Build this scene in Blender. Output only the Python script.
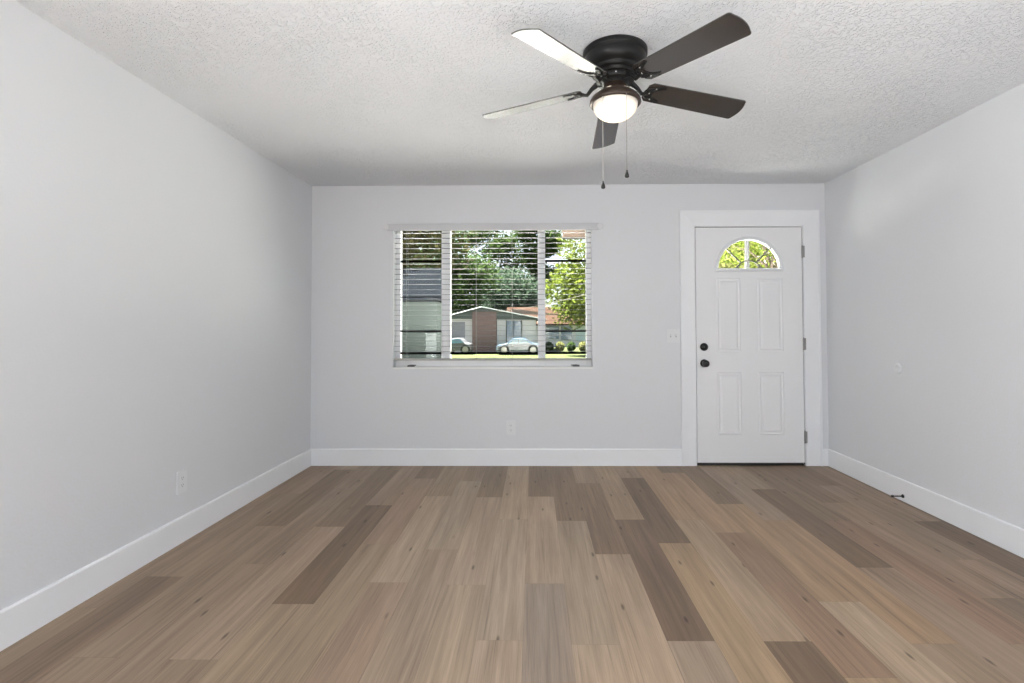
import bpy, bmesh, math, random
from mathutils import Vector, Matrix
PI = math.pi
random.seed(7)
for o in list(bpy.data.objects): bpy.data.objects.remove(o)
S = bpy.context.scene
COL = S.collection

# ------------------------------------------------------------------ camera
YAW, PITCH, ROLL = -0.0109, 0.0228, -0.0024
EYE = Vector((0, 0, 1.1723)); FPX, PX, PY = 506.37, 528.30, 317.10
_cy, _sy, _cp, _sp = math.cos(YAW), math.sin(YAW), math.cos(PITCH), math.sin(PITCH)
FW = Vector((_sy*_cp, _cy*_cp, _sp)); RT = Vector((_cy, -_sy, 0)); UP = RT.cross(FW)
RT, UP = math.cos(ROLL)*RT + math.sin(ROLL)*UP, math.cos(ROLL)*UP - math.sin(ROLL)*RT
cam = bpy.data.cameras.new('camera'); camo = bpy.data.objects.new('camera', cam); COL.objects.link(camo)
m = Matrix((RT, UP, -FW)).transposed().to_4x4(); m.translation = EYE; camo.matrix_world = m
cam.sensor_width = 36; cam.lens = FPX/1024*36
cam.shift_x = (512-PX)/1024; cam.shift_y = (PY-341.5)/1024
cam.clip_start = 0.05; cam.clip_end = 400
S.camera = camo

def at(px, py, Y):
    """point of the place at depth Y that stands behind a given spot of the photograph"""
    v = FW + RT*((px-PX)/FPX) + UP*((PY-py)/FPX)
    return EYE + v*((Y-EYE.y)/v.y)

# ------------------------------------------------------------------ light
W = bpy.data.worlds.new('sky'); S.world = W; W.use_nodes = True
wn = W.node_tree.nodes; wl = W.node_tree.links
for n in list(wn): wn.remove(n)
tc = wn.new('ShaderNodeTexCoord'); sx = wn.new('ShaderNodeSeparateXYZ'); rp = wn.new('ShaderNodeValToRGB')
bg = wn.new('ShaderNodeBackground'); wo = wn.new('ShaderNodeOutputWorld')
wl.new(tc.outputs['Generated'], sx.inputs[0]); wl.new(sx.outputs['Z'], rp.inputs[0])
rp.color_ramp.elements[0].position = 0.0; rp.color_ramp.elements[0].color = (.86, .92, 1, 1)
rp.color_ramp.elements[1].position = 0.6; rp.color_ramp.elements[1].color = (.50, .66, .95, 1)
wl.new(rp.outputs[0], bg.inputs[0]); bg.inputs[1].default_value = 1.35; wl.new(bg.outputs[0], wo.inputs[0])

sun = bpy.data.lights.new('sun', 'SUN'); sun.energy = 92; sun.angle = .01; sun.color = (1, .96, .9)
suno = bpy.data.objects.new('sun', sun); COL.objects.link(suno)
suno.rotation_euler = Vector((.42, -.17, -1)).to_track_quat('-Z', 'Y').to_euler()

# added fill lamps behind the camera, shining in through added openings
def fill_light(name, loc, rz, tilt, sx_, sy_, watts):
    l = bpy.data.lights.new(name, 'AREA'); l.shape = 'RECTANGLE'; l.size = sx_; l.size_y = sy_; l.energy = watts; l.color = (.95, .98, 1)
    o = bpy.data.objects.new(name, l); COL.objects.link(o); o.location = loc; o.rotation_euler = (PI/2+math.radians(tilt), 0, rz)
fill_light('rear_fill', (.25, -2.64, .95), 0, 32, 3.4, 1.7, 8)
fill_light('left_fill', (-2.33, -1.10, 1.15), -PI/2, 18, 1.5, 1.3, 112)
fill_light('right_fill', (2.80, -1.10, 1.15), PI/2, 18, 1.5, 1.3, 34)
# added upward fill lamp behind the camera, brightens the ceiling
fb = bpy.data.lights.new('up_fill', 'AREA'); fb.shape = 'RECTANGLE'; fb.size = 3.4; fb.size_y = .8
fb.energy = 17; fb.spread = math.radians(100)
fbo = bpy.data.objects.new('up_fill', fb); COL.objects.link(fbo)
fbo.location = (.3, -.5, .15); fbo.rotation_euler = (PI/2+math.radians(60), 0, 0)

S.view_settings.view_transform = 'Standard'; S.view_settings.look = 'None'
S.view_settings.gamma = 1; S.view_settings.use_curve_mapping = False; S.view_settings.exposure = 0.39

# ------------------------------------------------------------------ helpers
def tag(o, label=None, cat=None, group=None, kind=None):
    if label: o['label'] = label
    if cat: o['category'] = cat
    if group: o['group'] = group
    if kind: o['kind'] = kind
    return o
def empty(name, loc=(0, 0, 0), rz=0):
    o = bpy.data.objects.new(name, None); COL.objects.link(o)
    o.location = loc; o.rotation_euler = (0, 0, rz); o.empty_display_size = .1
    return o
def obj(name, bm, mats, parent=None, smooth=False, bevel=0, loc=None):
    """link bm as ONE mesh object; when parented, coordinates are local to the parent"""
    me = bpy.data.meshes.new(name)
    bm.normal_update()
    bm.to_mesh(me); bm.free()
    for mm in (mats if isinstance(mats, (list, tuple)) else [mats]): me.materials.append(mm)
    o = bpy.data.objects.new(name, me); COL.objects.link(o)
    if parent: o.parent = parent
    if loc: o.location = loc
    if smooth:
        for p in me.polygons: p.use_smooth = True
    if bevel:
        b = o.modifiers.new('bevel', 'BEVEL'); b.width = bevel; b.segments = 2; b.limit_method = 'ANGLE'
    return o
def box(bm, x0, x1, y0, y1, z0, z1, mi=0, M=None):
    vs = [bm.verts.new((x, y, z)) for z in (z0, z1) for y in (y0, y1) for x in (x0, x1)]
    if M:
        for v in vs: v.co = M @ v.co
    for f in ((0, 2, 3, 1), (4, 5, 7, 6), (0, 1, 5, 4), (2, 6, 7, 3), (0, 4, 6, 2), (1, 3, 7, 5)):
        bm.faces.new([vs[i] for i in f]).material_index = mi
    return vs
def bmbox(*a, **k):
    bm = bmesh.new(); box(bm, *a, **k); return bm
def prism(bm, pts, M, h0, h1, mi=0):
    """polygon pts (x, y) extruded h0..h1 along local z, placed by M"""
    a = [bm.verts.new(M @ Vector((x, y, h0))) for x, y in pts]
    b = [bm.verts.new(M @ Vector((x, y, h1))) for x, y in pts]
    n = len(pts)
    bm.faces.new(a[::-1]).material_index = mi; bm.faces.new(b).material_index = mi
    for i in range(n): bm.faces.new((a[i], a[(i+1) % n], b[(i+1) % n], b[i])).material_index = mi
def lathe(bm, prof, M=Matrix(), seg=48, mi=0):
    rings = []
    for r, z in prof:
        if r < 1e-6: rings.append([bm.verts.new(M @ Vector((0, 0, z)))])
        else: rings.append([bm.verts.new(M @ Vector((r*math.cos(2*PI*i/seg), r*math.sin(2*PI*i/seg), z))) for i in range(seg)])
    for a, b in zip(rings, rings[1:]):
        for i in range(seg):
            j = (i+1) % seg
            if len(a) == 1 and len(b) == 1: continue
            if len(a) == 1: f = (a[0], b[j], b[i])
            elif len(b) == 1: f = (a[i], a[j], b[0])
            else: f = (a[i], a[j], b[j], b[i])
            bm.faces.new(f).material_index = mi
def tube(bm, pts, r, seg=8, mi=0):
    pts = [Vector(p) for p in pts]; rs = r if isinstance(r, (list, tuple)) else [r]*len(pts)
    rings = []
    prev = None
    for i, p in enumerate(pts):
        d = (pts[min(i+1, len(pts)-1)]-pts[max(i-1, 0)]).normalized()
        a = (prev - d*prev.dot(d)) if prev else (Vector((0, 0, 1)).cross(d) if abs(d.z) < .9 else Vector((1, 0, 0)).cross(d))
        a.normalize(); prev = a; b = d.cross(a)
        rings.append([bm.verts.new(p+(a*math.cos(2*PI*k/seg)+b*math.sin(2*PI*k/seg))*rs[i]) for k in range(seg)])
    for A, B in zip(rings, rings[1:]):
        for k in range(seg): bm.faces.new((A[k], A[(k+1) % seg], B[(k+1) % seg], B[k])).material_index = mi
    bm.faces.new(rings[0][::-1]).material_index = mi; bm.faces.new(rings[-1]).material_index = mi
def axis_y(x, y, z):   # local +z points to -y (into the room)
    return Matrix.Translation((x, y, z)) @ Matrix.Rotation(PI/2, 4, 'X')
def copy_tree(o, parent=None):
    c = o.copy(); COL.objects.link(c); c.parent = parent
    for ch in list(o.children): copy_tree(ch, c)
    return c

def mat(name, col, rough=.5, metal=0, spec=.5, bump=None, ior=None, coat=0, var=None, emis=None):
    """col: base colour; bump: (scale, strength, distance, detail); var: (scale, amount)"""
    M = bpy.data.materials.new(name); M.use_nodes = True
    nt = M.node_tree; N = nt.nodes; L = nt.links; b = N['Principled BSDF']
    b.inputs['Base Color'].default_value = (*col, 1); b.inputs['Roughness'].default_value = rough
    b.inputs['Metallic'].default_value = metal; b.inputs['Specular IOR Level'].default_value = spec
    if ior: b.inputs['IOR'].default_value = ior
    if coat: b.inputs['Coat Weight'].default_value = coat; b.inputs['Coat Roughness'].default_value = .1
    t = N.new('ShaderNodeTexCoord')
    if var:
        n = N.new('ShaderNodeTexNoise'); n.inputs['Scale'].default_value = var[0]; n.inputs['Detail'].default_value = 4
        L.new(t.outputs['Object'], n.inputs[0])
        mr = N.new('ShaderNodeMapRange'); mr.inputs[1].default_value = .3; mr.inputs[2].default_value = .7
        mr.inputs[3].default_value = 1-var[1]; mr.inputs[4].default_value = 1+var[1]; L.new(n.outputs[0], mr.inputs[0])
        vm = N.new('ShaderNodeVectorMath'); vm.operation = 'SCALE'; vm.inputs[0].default_value = col
        L.new(mr.outputs[0], vm.inputs['Scale']); L.new(vm.outputs[0], b.inputs['Base Color'])
    if bump:
        n = N.new('ShaderNodeTexNoise'); n.inputs['Scale'].default_value = bump[0]; n.inputs['Detail'].default_value = bump[3]
        L.new(t.outputs['Object'], n.inputs[0])
        bp = N.new('ShaderNodeBump'); bp.inputs['Strength'].default_value = bump[1]; bp.inputs['Distance'].default_value = bump[2]
        L.new(n.outputs[0], bp.inputs['Height']); L.new(bp.outputs[0], b.inputs['Normal'])
    if emis:
        b.inputs['Emission Color'].default_value = (*emis[0], 1); b.inputs['Emission Strength'].default_value = emis[1]
    return M

M_WALL = mat('wall_paint', (.742, .752, .770), .55, spec=.3, bump=(70, .25, .0025, 3))
M_TRIM = mat('trim_paint', (.875, .885, .90), .35, spec=.4, var=(3, .01))
M_DOOR = mat('door_paint', (.85, .855, .86), .38, spec=.4, bump=(25, .05, .001, 2))
M_PLATE = mat('white_plastic', (.79, .80, .81), .4, spec=.3)
M_SLOT = mat('slot_dark', (.10, .10, .10), .6)
M_BLACK = mat('black_hardware', (.008, .008, .008), .35)
M_NICKEL = mat('satin_nickel', (.34, .33, .32), .35, metal=1)
M_VINYL = mat('white_vinyl', (.86, .86, .87), .3)
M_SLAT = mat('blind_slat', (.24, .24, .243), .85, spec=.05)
M_SILL = mat('sill_paint', (.88, .88, .86), .35)
M_DKFRAME = mat('dark_screen_frame', (.003, .003, .003), .9, spec=.02)
M_CORD = mat('blind_cord', (.30, .31, .29), .7)
M_FANBLK = mat('fan_matte_black', (.008, .0076, .0072), .42, spec=.3)
M_BRONZE = mat('fan_bronze', (.050, .034, .025), .38, metal=.35)
M_BLADE = mat('fan_blade_finish', (.030, .025, .022), .22, ior=1.95, var=(6, .1))
M_SCREW = mat('bright_screw', (.75, .74, .72), .25, metal=1)
M_CHAIN = mat('pull_chain', (.33, .31, .29), .35, metal=.8)
M_THRESH = mat('threshold_bronze', (.02, .018, .016), .5)

def ceiling_mat():
    M = bpy.data.materials.new('ceiling_texture'); M.use_nodes = True
    N = M.node_tree.nodes; L = M.node_tree.links; b = N['Principled BSDF']
    b.inputs['Base Color'].default_value = (.835, .855, .88, 1); b.inputs['Roughness'].default_value = .8
    b.inputs['Specular IOR Level'].default_value = .15
    t = N.new('ShaderNodeTexCoord')
    n1 = N.new('ShaderNodeTexNoise'); n1.inputs['Scale'].default_value = 42; n1.inputs['Detail'].default_value = 3; n1.inputs['Distortion'].default_value = 1.2
    L.new(t.outputs['Object'], n1.inputs[0])
    r1 = N.new('ShaderNodeMapRange'); r1.interpolation_type = 'SMOOTHSTEP'
    r1.inputs[1].default_value = .47; r1.inputs[2].default_value = .56; L.new(n1.outputs[0], r1.inputs[0])
    n2 = N.new('ShaderNodeTexNoise'); n2.inputs['Scale'].default_value = 95; n2.inputs['Detail'].default_value = 3
    L.new(t.outputs['Object'], n2.inputs[0])
    n3 = N.new('ShaderNodeTexNoise'); n3.inputs['Scale'].default_value = 2.2; n3.inputs['Detail'].default_value = 2
    L.new(t.outputs['Object'], n3.inputs[0])
    r3 = N.new('ShaderNodeMapRange'); r3.inputs[1].default_value = .35; r3.inputs[2].default_value = .65
    r3.inputs[3].default_value = .35; r3.inputs[4].default_value = 1; L.new(n3.outputs[0], r3.inputs[0])
    a = N.new('ShaderNodeMath'); a.operation = 'MULTIPLY_ADD'; a.inputs[1].default_value = .6
    L.new(n2.outputs[0], a.inputs[0]); L.new(r1.outputs[0], a.inputs[2])
    k = N.new('ShaderNodeMath'); k.operation = 'MULTIPLY'; L.new(a.outputs[0], k.inputs[0]); L.new(r3.outputs[0], k.inputs[1])
    bp = N.new('ShaderNodeBump'); bp.inputs['Strength'].default_value = 1; bp.inputs['Distance'].default_value = .005
    L.new(k.outputs[0], bp.inputs['Height']); L.new(bp.outputs[0], b.inputs['Normal'])
    return M
M_CEIL = ceiling_mat()

def glass_mat(name, tint=(1, 1, 1)):
    M = bpy.data.materials.new(name); M.use_nodes = True
    N = M.node_tree.nodes; L = M.node_tree.links; N.clear()
    o = N.new('ShaderNodeOutputMaterial'); mx = N.new('ShaderNodeMixShader'); f = N.new('ShaderNodeFresnel'); f.inputs[0].default_value = 1.13
    tr = N.new('ShaderNodeBsdfTransparent'); tr.inputs[0].default_value = (*tint, 1)
    gl = N.new('ShaderNodeBsdfGlossy'); gl.inputs['Roughness'].default_value = .02
    L.new(f.outputs[0], mx.inputs[0]); L.new(tr.outputs[0], mx.inputs[1]); L.new(gl.outputs[0], mx.inputs[2]); L.new(mx.outputs[0], o.inputs[0])
    return M
M_GLASS = glass_mat('window_glass', (.97, .985, .98))

def bowl_mat():
    M = bpy.data.materials.new('lit_frosted_bowl'); M.use_nodes = True
    N = M.node_tree.nodes; L = M.node_tree.links; b = N['Principled BSDF']
    b.inputs['Base Color'].default_value = (.85, .78, .68, 1); b.inputs['Roughness'].default_value = .25
    # the bulb inside sits near the middle, so the glass glows most towards its lowest point
    t = N.new('ShaderNodeTexCoord'); s = N.new('ShaderNodeSeparateXYZ'); L.new(t.outputs['Object'], s.inputs[0])
    r = N.new('ShaderNodeMapRange'); r.inputs[1].default_value = -.005; r.inputs[2].default_value = -.06
    r.inputs[3].default_value = .05; r.inputs[4].default_value = .85; L.new(s.outputs['Z'], r.inputs[0])
    b.inputs['Emission Color'].default_value = (1, .86, .66, 1); L.new(r.outputs[0], b.inputs['Emission Strength'])
    return M
M_BOWL = bowl_mat()

def wood_mat():
    M = bpy.data.materials.new('vinyl_planks'); M.use_nodes = True
    N = M.node_tree.nodes; L = M.node_tree.links; b = N['Principled BSDF']
    at_ = N.new('ShaderNodeAttribute'); at_.attribute_name = 'plank_tone'
    uv = N.new('ShaderNodeUVMap'); uv.uv_map = 'plank_uv'
    def noise(sx_, sy_, det, rough=.55, dist=0):
        mp = N.new('ShaderNodeMapping'); mp.inputs['Scale'].default_value = (sx_, sy_, 1); L.new(uv.outputs[0], mp.inputs[0])
        n = N.new('ShaderNodeTexNoise'); n.inputs['Scale'].default_value = 1; n.inputs['Detail'].default_value = det
        n.inputs['Roughness'].default_value = rough; n.inputs['Distortion'].default_value = dist
        L.new(mp.outputs[0], n.inputs[0]); return n.outputs[0]
    def ramp(src, a, c, lo, hi):
        r = N.new('ShaderNodeMapRange'); r.inputs[1].default_value = a; r.inputs[2].default_value = c
        r.inputs[3].default_value = lo; r.inputs[4].default_value = hi; L.new(src, r.inputs[0]); return r.outputs[0]
    def mul(p, q):
        k = N.new('ShaderNodeMath'); k.operation = 'MULTIPLY'; L.new(p, k.inputs[0]); L.new(q, k.inputs[1]); return k.outputs[0]
    fine = ramp(noise(330, 5, 3, .65), .3, .7, .86, 1.12)
    mid = ramp(noise(34, 1.1, 4, .62, .7), .32, .68, .82, 1.15)
    broad = ramp(noise(9, .8, 2, .5, .8), .3, .7, .88, 1.11)
    vein = ramp(noise(75, 1.3, 3, .55, .5), .58, .72, 1, .74)
    # knots: sparse stretched cells
    mp = N.new('ShaderNodeMapping'); mp.inputs['Scale'].default_value = (11, 3.0, 1); L.new(uv.outputs[0], mp.inputs[0])
    vo = N.new('ShaderNodeTexVoronoi'); vo.inputs['Scale'].default_value = 1; vo.voronoi_dimensions = '2D'; L.new(mp.outputs[0], vo.inputs[0])
    sc = N.new('ShaderNodeSeparateColor'); L.new(vo.outputs['Color'], sc.inputs[0])
    gate = ramp(sc.outputs[0], .74, .82, 0, 1)
    kn = ramp(vo.outputs['Distance'], .03, .10, .58, 0)
    kk = mul(gate, kn)
    inv = N.new('ShaderNodeMath'); inv.operation = 'SUBTRACT'; inv.inputs[0].default_value = 1; L.new(kk, inv.inputs[1])
    tot = mul(mul(mul(fine, mid), mul(broad, vein)), inv.outputs[0])
    vm = N.new('ShaderNodeVectorMath'); vm.operation = 'SCALE'; L.new(at_.outputs['Color'], vm.inputs[0]); L.new(tot, vm.inputs['Scale'])
    L.new(vm.outputs[0], b.inputs['Base Color'])
    b.inputs['Roughness'].default_value = .42; b.inputs['Specular IOR Level'].default_value = .25
    bp = N.new('ShaderNodeBump'); bp.inputs['Strength'].default_value = .25; bp.inputs['Distance'].default_value = .0006
    L.new(fine, bp.inputs['Height']); L.new(bp.outputs[0], b.inputs['Normal'])
    return M
M_WOOD = wood_mat()
M_SEAM = mat('plank_seam', (.13, .10, .075), .8)

# ------------------------------------------------------------------ room shell
D, H = 4.367, 2.418                 # far wall, ceiling
XL, KL, XR, KR = -1.9287, -.0130, 2.5109, -.0066
YB = -2.5                           # rear wall
TH = .16
wx = lambda s, y: (XL+KL*(D-y)) if s == 'L' else (XR+KR*(D-y))
WX0, WX1, WZ0, WZ1 = -1.219, .504, .832, 2.070      # window opening
DX0, DX1, DZ1 = 1.378, 2.318, 2.056                 # door opening

# floor: planks 0.18 m wide running away from the camera, joints where the photo has them
LT = (0.385, 0.286, 0.202); LG = (0.362, 0.275, 0.200); MD = (0.310, 0.223, 0.155); ML = (0.338, 0.250, 0.178); DK = (.190, .130, .086)
DM = (.236, .166, .112); TN = (0.362, 0.248, 0.155); RD = (0.287, 0.191, 0.128); GR = (0.305, 0.236, 0.180); YL = (.365, .265, .178)
PW, PL, PX0 = .1799, 1.208, -.943
cols = {  # column: (y of one joint, [tones from the plank beyond that joint towards the camera])
 -6: (3.35, [MD, MD, MD]), -5: (3.62, [MD, MD, DM, MD]), -4: (3.03, [DM, MD, MD]), -3: (3.75, [MD, MD, MD, MD]), -2: (3.02, [DM, ML, MD]),
 -1: (3.385, [MD, DK, MD]), 0: (3.987, [DM, MD, MD, LT]), 1: (3.57, [MD, LT, MD, LT]), 2: (3.92, [MD, LG, ML, LT]), 3: (3.55, [DM, LT, LT]),
 4: (3.14, [LT, LG, LT]), 5: (3.565, [DM, LT, GR]), 6: (3.117, [DM, LG, LT]), 7: (3.87, [MD, DM, LT, ML]), 8: (3.14, [YL, DK, ML]),
 9: (4.007, [MD, DK, TN, MD]), 10: (3.14, [TN, YL, DK]), 11: (2.944, [TN, RD, TN]), 12: (3.42, [DM, TN, LT]), 13: (3.13, [ML, TN, MD]),
 14: (3.73, [MD, DK, MD, LT]), 15: (3.13, [DM, RD, MD]), 16: (3.45, [DM, MD, DM]), 17: (3.82, [DM, MD, MD, MD]), 18: (3.12, [MD, DK, DM]), 19: (3.5, [DM, DK, DM])}
bm = bmesh.new()
cl = bm.loops.layers.float_color.new('plank_tone'); ul = bm.loops.layers.uv.new('plank_uv')
g = .0003
for k, (yj, tones) in cols.items():
    x0 = PX0+PW*k
    j = 4
    while True:
        ya = yj+PL*(j-2)    # far end of the plank
        yb = ya-PL
        j -= 1
        if ya < YB: break
        idx = int(round((yj+PL-ya)/PL))
        tone = tones[idx] if 0 <= idx < len(tones) else random.choice([MD, LT, MD, DM, TN])
        a, b_ = max(yb, YB-.1)+g, min(ya, D+TH-.02)-g
        if b_ <= a: continue
        l, r = max(x0, wx('L', 0)-.15)+g, min(x0+PW, XR+.1)-g
        if r <= l: continue
        s = random.uniform(.97, 1.04)
        c = tuple(min(1, q*s*random.uniform(.985, 1.015)) for q in tone)
        su, sv = random.uniform(0, 90), random.uniform(0, 90)
        f = bm.faces.new([bm.verts.new(p) for p in ((l, a, 0), (r, a, 0), (r, b_, 0), (l, b_, 0))])
        for lp in f.loops:
            lp[cl] = (*c, 1); lp[ul].uv = (lp.vert.co.x-x0+su, lp.vert.co.y-ya+sv)
box(bm, -2.2, 2.7, YB-.12, D+TH-.015, -.2, -.0012, mi=1)
tag(obj('floor', bm, [M_WOOD, M_SEAM]), 'floor of brown vinyl wood planks in mixed light and dark tones', 'floor', kind='structure')

bm = bmesh.new(); box(bm, -2.4, 2.9, YB-.4, D+.78, H, H+.22)
tag(obj('ceiling', bm, M_CEIL), 'white knockdown-textured ceiling', 'ceiling', kind='structure')

bm = bmesh.new()
xs = [wx('L', D)-.02, WX0, WX1, DX0, DX1, XR+.02]
zs = [0, WZ0, WZ1, DZ1, H]
def cell(x0, x1, z0, z1): box(bm, x0, x1, D, D+TH, z0, z1)
cell(xs[0]-.2, WX0, -.45, H); cell(WX1, DX0, -.45, H); cell(DX1, XR+.2, -.45, H)
cell(WX0, WX1, -.45, WZ0); cell(WX0, WX1, WZ1, H); cell(DX0, DX1, DZ1, H); cell(DX0, DX1, -.45, -.2)
tag(obj('wall_front', bm, M_WALL), 'far white wall holding the window and the entry door', 'wall', kind='structure')
OY0, OY1, OZ0, OZ1 = -1.90, -.30, .45, 1.90      # added side openings behind the camera, made for the fill lamps
def sidewall(s, name, label):
    bm = bmesh.new(); sg = -1 if s == 'L' else 1
    for ya, yb, za, zb in ((D, OY1, -.2, H), (OY0, YB-.1, -.2, H), (OY1, OY0, -.2, OZ0), (OY1, OY0, OZ1, H)):
        a, b_ = wx(s, ya), wx(s, yb)
        prism(bm, [(a, ya), (b_, yb), (b_+sg*TH, yb), (a+sg*TH, ya)], Matrix(), za, zb)
    bmesh.ops.recalc_face_normals(bm, faces=bm.faces)
    tag(obj(name, bm, M_WALL), label, 'wall', kind='structure')
    x = wx(s, -1.1)+sg*.1; n_ = 3 if s == 'L' else 4
    w_ = tag(empty('window_%d' % n_, (x, -1.1, OZ0)), 'opening added for fill light in the %s wall behind the camera' % ('left' if s == 'L' else 'right'), 'window', kind='structure')
    bm = bmesh.new()
    for y in (-.80, -.02, .76): box(bm, -.03, .03, y, y+.04, 0, OZ1-OZ0)
    box(bm, -.029, .029, -.76, .76, 0, .04); box(bm, -.029, .029, -.76, .76, OZ1-OZ0-.04, OZ1-OZ0)
    obj('window_frame', bm, M_VINYL, w_)
sidewall('L', 'wall_left', 'long white wall on the left with one low outlet')
sidewall('R', 'wall_right', 'long white wall on the right beside the entry door')
bm = bmesh.new()
box(bm, -2.2, -1.45, YB-.12, YB, 0, H); box(bm, 1.95, 2.7, YB-.12, YB, 0, H); box(bm, -1.45, 1.95, YB-.12, YB, 2.13, H)
tag(obj('wall_rear', bm, M_WALL), 'white wall behind the camera around a wide added opening', 'wall', kind='structure')
w2 = tag(empty('window_2', (.25, YB-.06, 0)), 'wide opening added behind the camera for fill light', 'window', kind='structure')  # added opening that lets the rear fill lamp in
bm = bmesh.new()
for x in (-1.7, -.57, .57, 1.66): box(bm, x, x+.04, -.03, .03, .0, 2.13)
box(bm, -1.66, 1.66, -.03, .03, .0, .04); box(bm, -1.66, 1.66, -.03, .03, 2.09, 2.13)
obj('window_frame', bm, M_VINYL, w2)

# baseboards: 0.143 m high board with an eased top edge
def baseboard(name, p0, p1, label, h=.143, t=.014):
    p0, p1 = Vector((*p0, 0)), Vector((*p1, 0)); d = (p1-p0).normalized(); n = Vector((-d.y, d.x, 0))
    prof = [(0, 0), (t, 0), (t, h-.006), (t-.002, h-.002), (t-.005, h), (0, h)]
    bm = bmesh.new()
    A = [bm.verts.new(p0+n*a+Vector((0, 0, z))) for a, z in prof]; B = [bm.verts.new(p1+n*a+Vector((0, 0, z))) for a, z in prof]
    for i in range(len(prof)):
        j = (i+1) % len(prof); bm.faces.new((A[i], A[j], B[j], B[i]))
    bm.faces.new(A); bm.faces.new(B[::-1]); bmesh.ops.recalc_face_normals(bm, faces=bm.faces)
    tag(obj(name, bm, M_TRIM), label, 'baseboard', kind='structure')
baseboard('baseboard_left', (wx('L', D), D), (wx('L', YB), YB), 'tall white baseboard along the left wall')
baseboard('baseboard_right', (wx('R', YB), YB), (wx('R', D), D), 'tall white baseboard along the right wall')
baseboard('baseboard_front', (1.258, D), (wx('L', D)+.0142, D), 'tall white baseboard under the window')
baseboard('baseboard_corner', (wx('R', D)-.0142, D), (2.454, D), 'short white baseboard between the door trim and the right corner')

# door casing: flat boards with a raised back band
cx0, cx1, ctop = 1.259, 2.450, 2.186
ci0, ci1, cit = 1.386, 2.311, 2.049
bm = bmesh.new()
def frame_u(bm, a0, a1, top, b0, b1, it, y0, y1):
    for i, (pa, pb) in enumerate([((a0, 0), (a0, top)), ((a0, top), (a1, top)), ((a1, top), (a1, 0))]):
        qa = [(b0, 0), (b0, it), (b1, it)][i]; qb = [(b0, it), (b1, it), (b1, 0)][i]
        pts = [pa, pb, qb, qa]
        prism(bm, pts, Matrix(((1, 0, 0, 0), (0, 0, 1, 0), (0, 1, 0, 0), (0, 0, 0, 1))), y0, y1)
    return bm
frame_u(bm, cx0, cx1, ctop, ci0, ci1, cit, D-.016, D)
frame_u(bm, cx0, cx1, ctop, cx0+.018, cx1-.018, ctop-.018, D-.022, D-.016)
bmesh.ops.recalc_face_normals(bm, faces=bm.faces)
tag(obj('trim_1', bm, M_TRIM, bevel=.0015), 'wide flat white casing around the entry door', 'door trim', kind='structure')

# ------------------------------------------------------------------ entry door
dr = tag(empty('door_1', (1.3924, D, .012)), 'white entry door with four raised panels and a half round fan window', 'door', kind='structure')
DW, DH, DT = .914, 2.030, .044
bm = bmesh.new()      # jamb and stops
frame_u(bm, DX0-1.3924, DX1-1.3924, DZ1-.012, -.004, DW+.004, DH+.004, 0, .13)
for v in bm.verts: v.co.z -= .012 if v.co.z < .01 else 0
frame_u(bm, -.006, DW+.006, DH+.006, .010, DW-.010, DH-.010, .049, .062)
bmesh.ops.recalc_face_normals(bm, faces=bm.faces)
obj('door_jamb', bm, M_TRIM, dr)
# slab with a half-ellipse cut-out
FX, FZ, FR, FH = .462, 1.672, .268, .252     # centre x, sill z, half width, height of glass opening
# (z measured from the door's lower edge)
def arch(rx, rz, n=32): return [(FX+rx*math.cos(PI*i/n), FZ+rz*math.sin(PI*i/n)) for i in range(n+1)]
bm = bmesh.new()
def fill_holed(bm, outer, inner, y):
    ov = [bm.verts.new((x, y, z)) for x, z in outer]; iv = [bm.verts.new((x, y, z)) for x, z in inner]
    es = [bm.edges.new((l[i], l[(i+1) % len(l)])) for l in (ov, iv) for i in range(len(l))]
    bmesh.ops.triangle_fill(bm, edges=es, use_beauty=True, use_dissolve=False)
    return ov, iv
outer = [(.002, .012), (DW-.001, .012), (DW-.001, DH-.001), (.002, DH-.001)]
of, inf = fill_holed(bm, outer, arch(FR, FH), 0); ob, inb = fill_holed(bm, outer, arch(FR, FH), DT)
for a, b_ in ((of, ob), (inf, inb)):
    for i in range(len(a)):
        j = (i+1) % len(a); bm.faces.new((a[i], a[j], b_[j], b_[i]))
bmesh.ops.recalc_face_normals(bm, faces=bm.faces)
obj('door_slab', bm, M_DOOR, dr)
bm = bmesh.new(); box(bm, -.0039, -.0001, .005, .03, .0, DH); box(bm, DW+.0001, DW+.0039, .005, .03, .0, DH); box(bm, 0, DW, .005, .03, DH+.0001, DH+.0039)  # dark strips stand in for the shade in the door gap
obj('gap_shade', bm, M_DKFRAME, dr)
# embossed panels: recessed-looking moulding ring and raised field
def panel(x0, x1, z0, z1):
    bm = bmesh.new()
    rings = [(0, 0), (.005, -.0045), (.012, -.0055), (.020, -.0012), (.024, -.001), (.040, -.0058)]
    prev = None
    for ins, y in rings:
        r = [bm.verts.new(p) for p in ((x0+ins, y, z0+ins), (x1-ins, y, z0+ins), (x1-ins, y, z1-ins), (x0+ins, y, z1-ins))]
        if prev:
            for i in range(4): bm.faces.new((prev[i], prev[(i+1) % 4], r[(i+1) % 4], r[i]))
        prev = r
    bm.faces.new(prev); bmesh.ops.recalc_face_normals(bm, faces=bm.faces)
    obj('door_panel', bm, M_DOOR, dr)
for x0, x1 in ((.178, .384), (.530, .746)):
    panel(x0, x1, .960, 1.592); panel(x0, x1, .248, .782)
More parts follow.
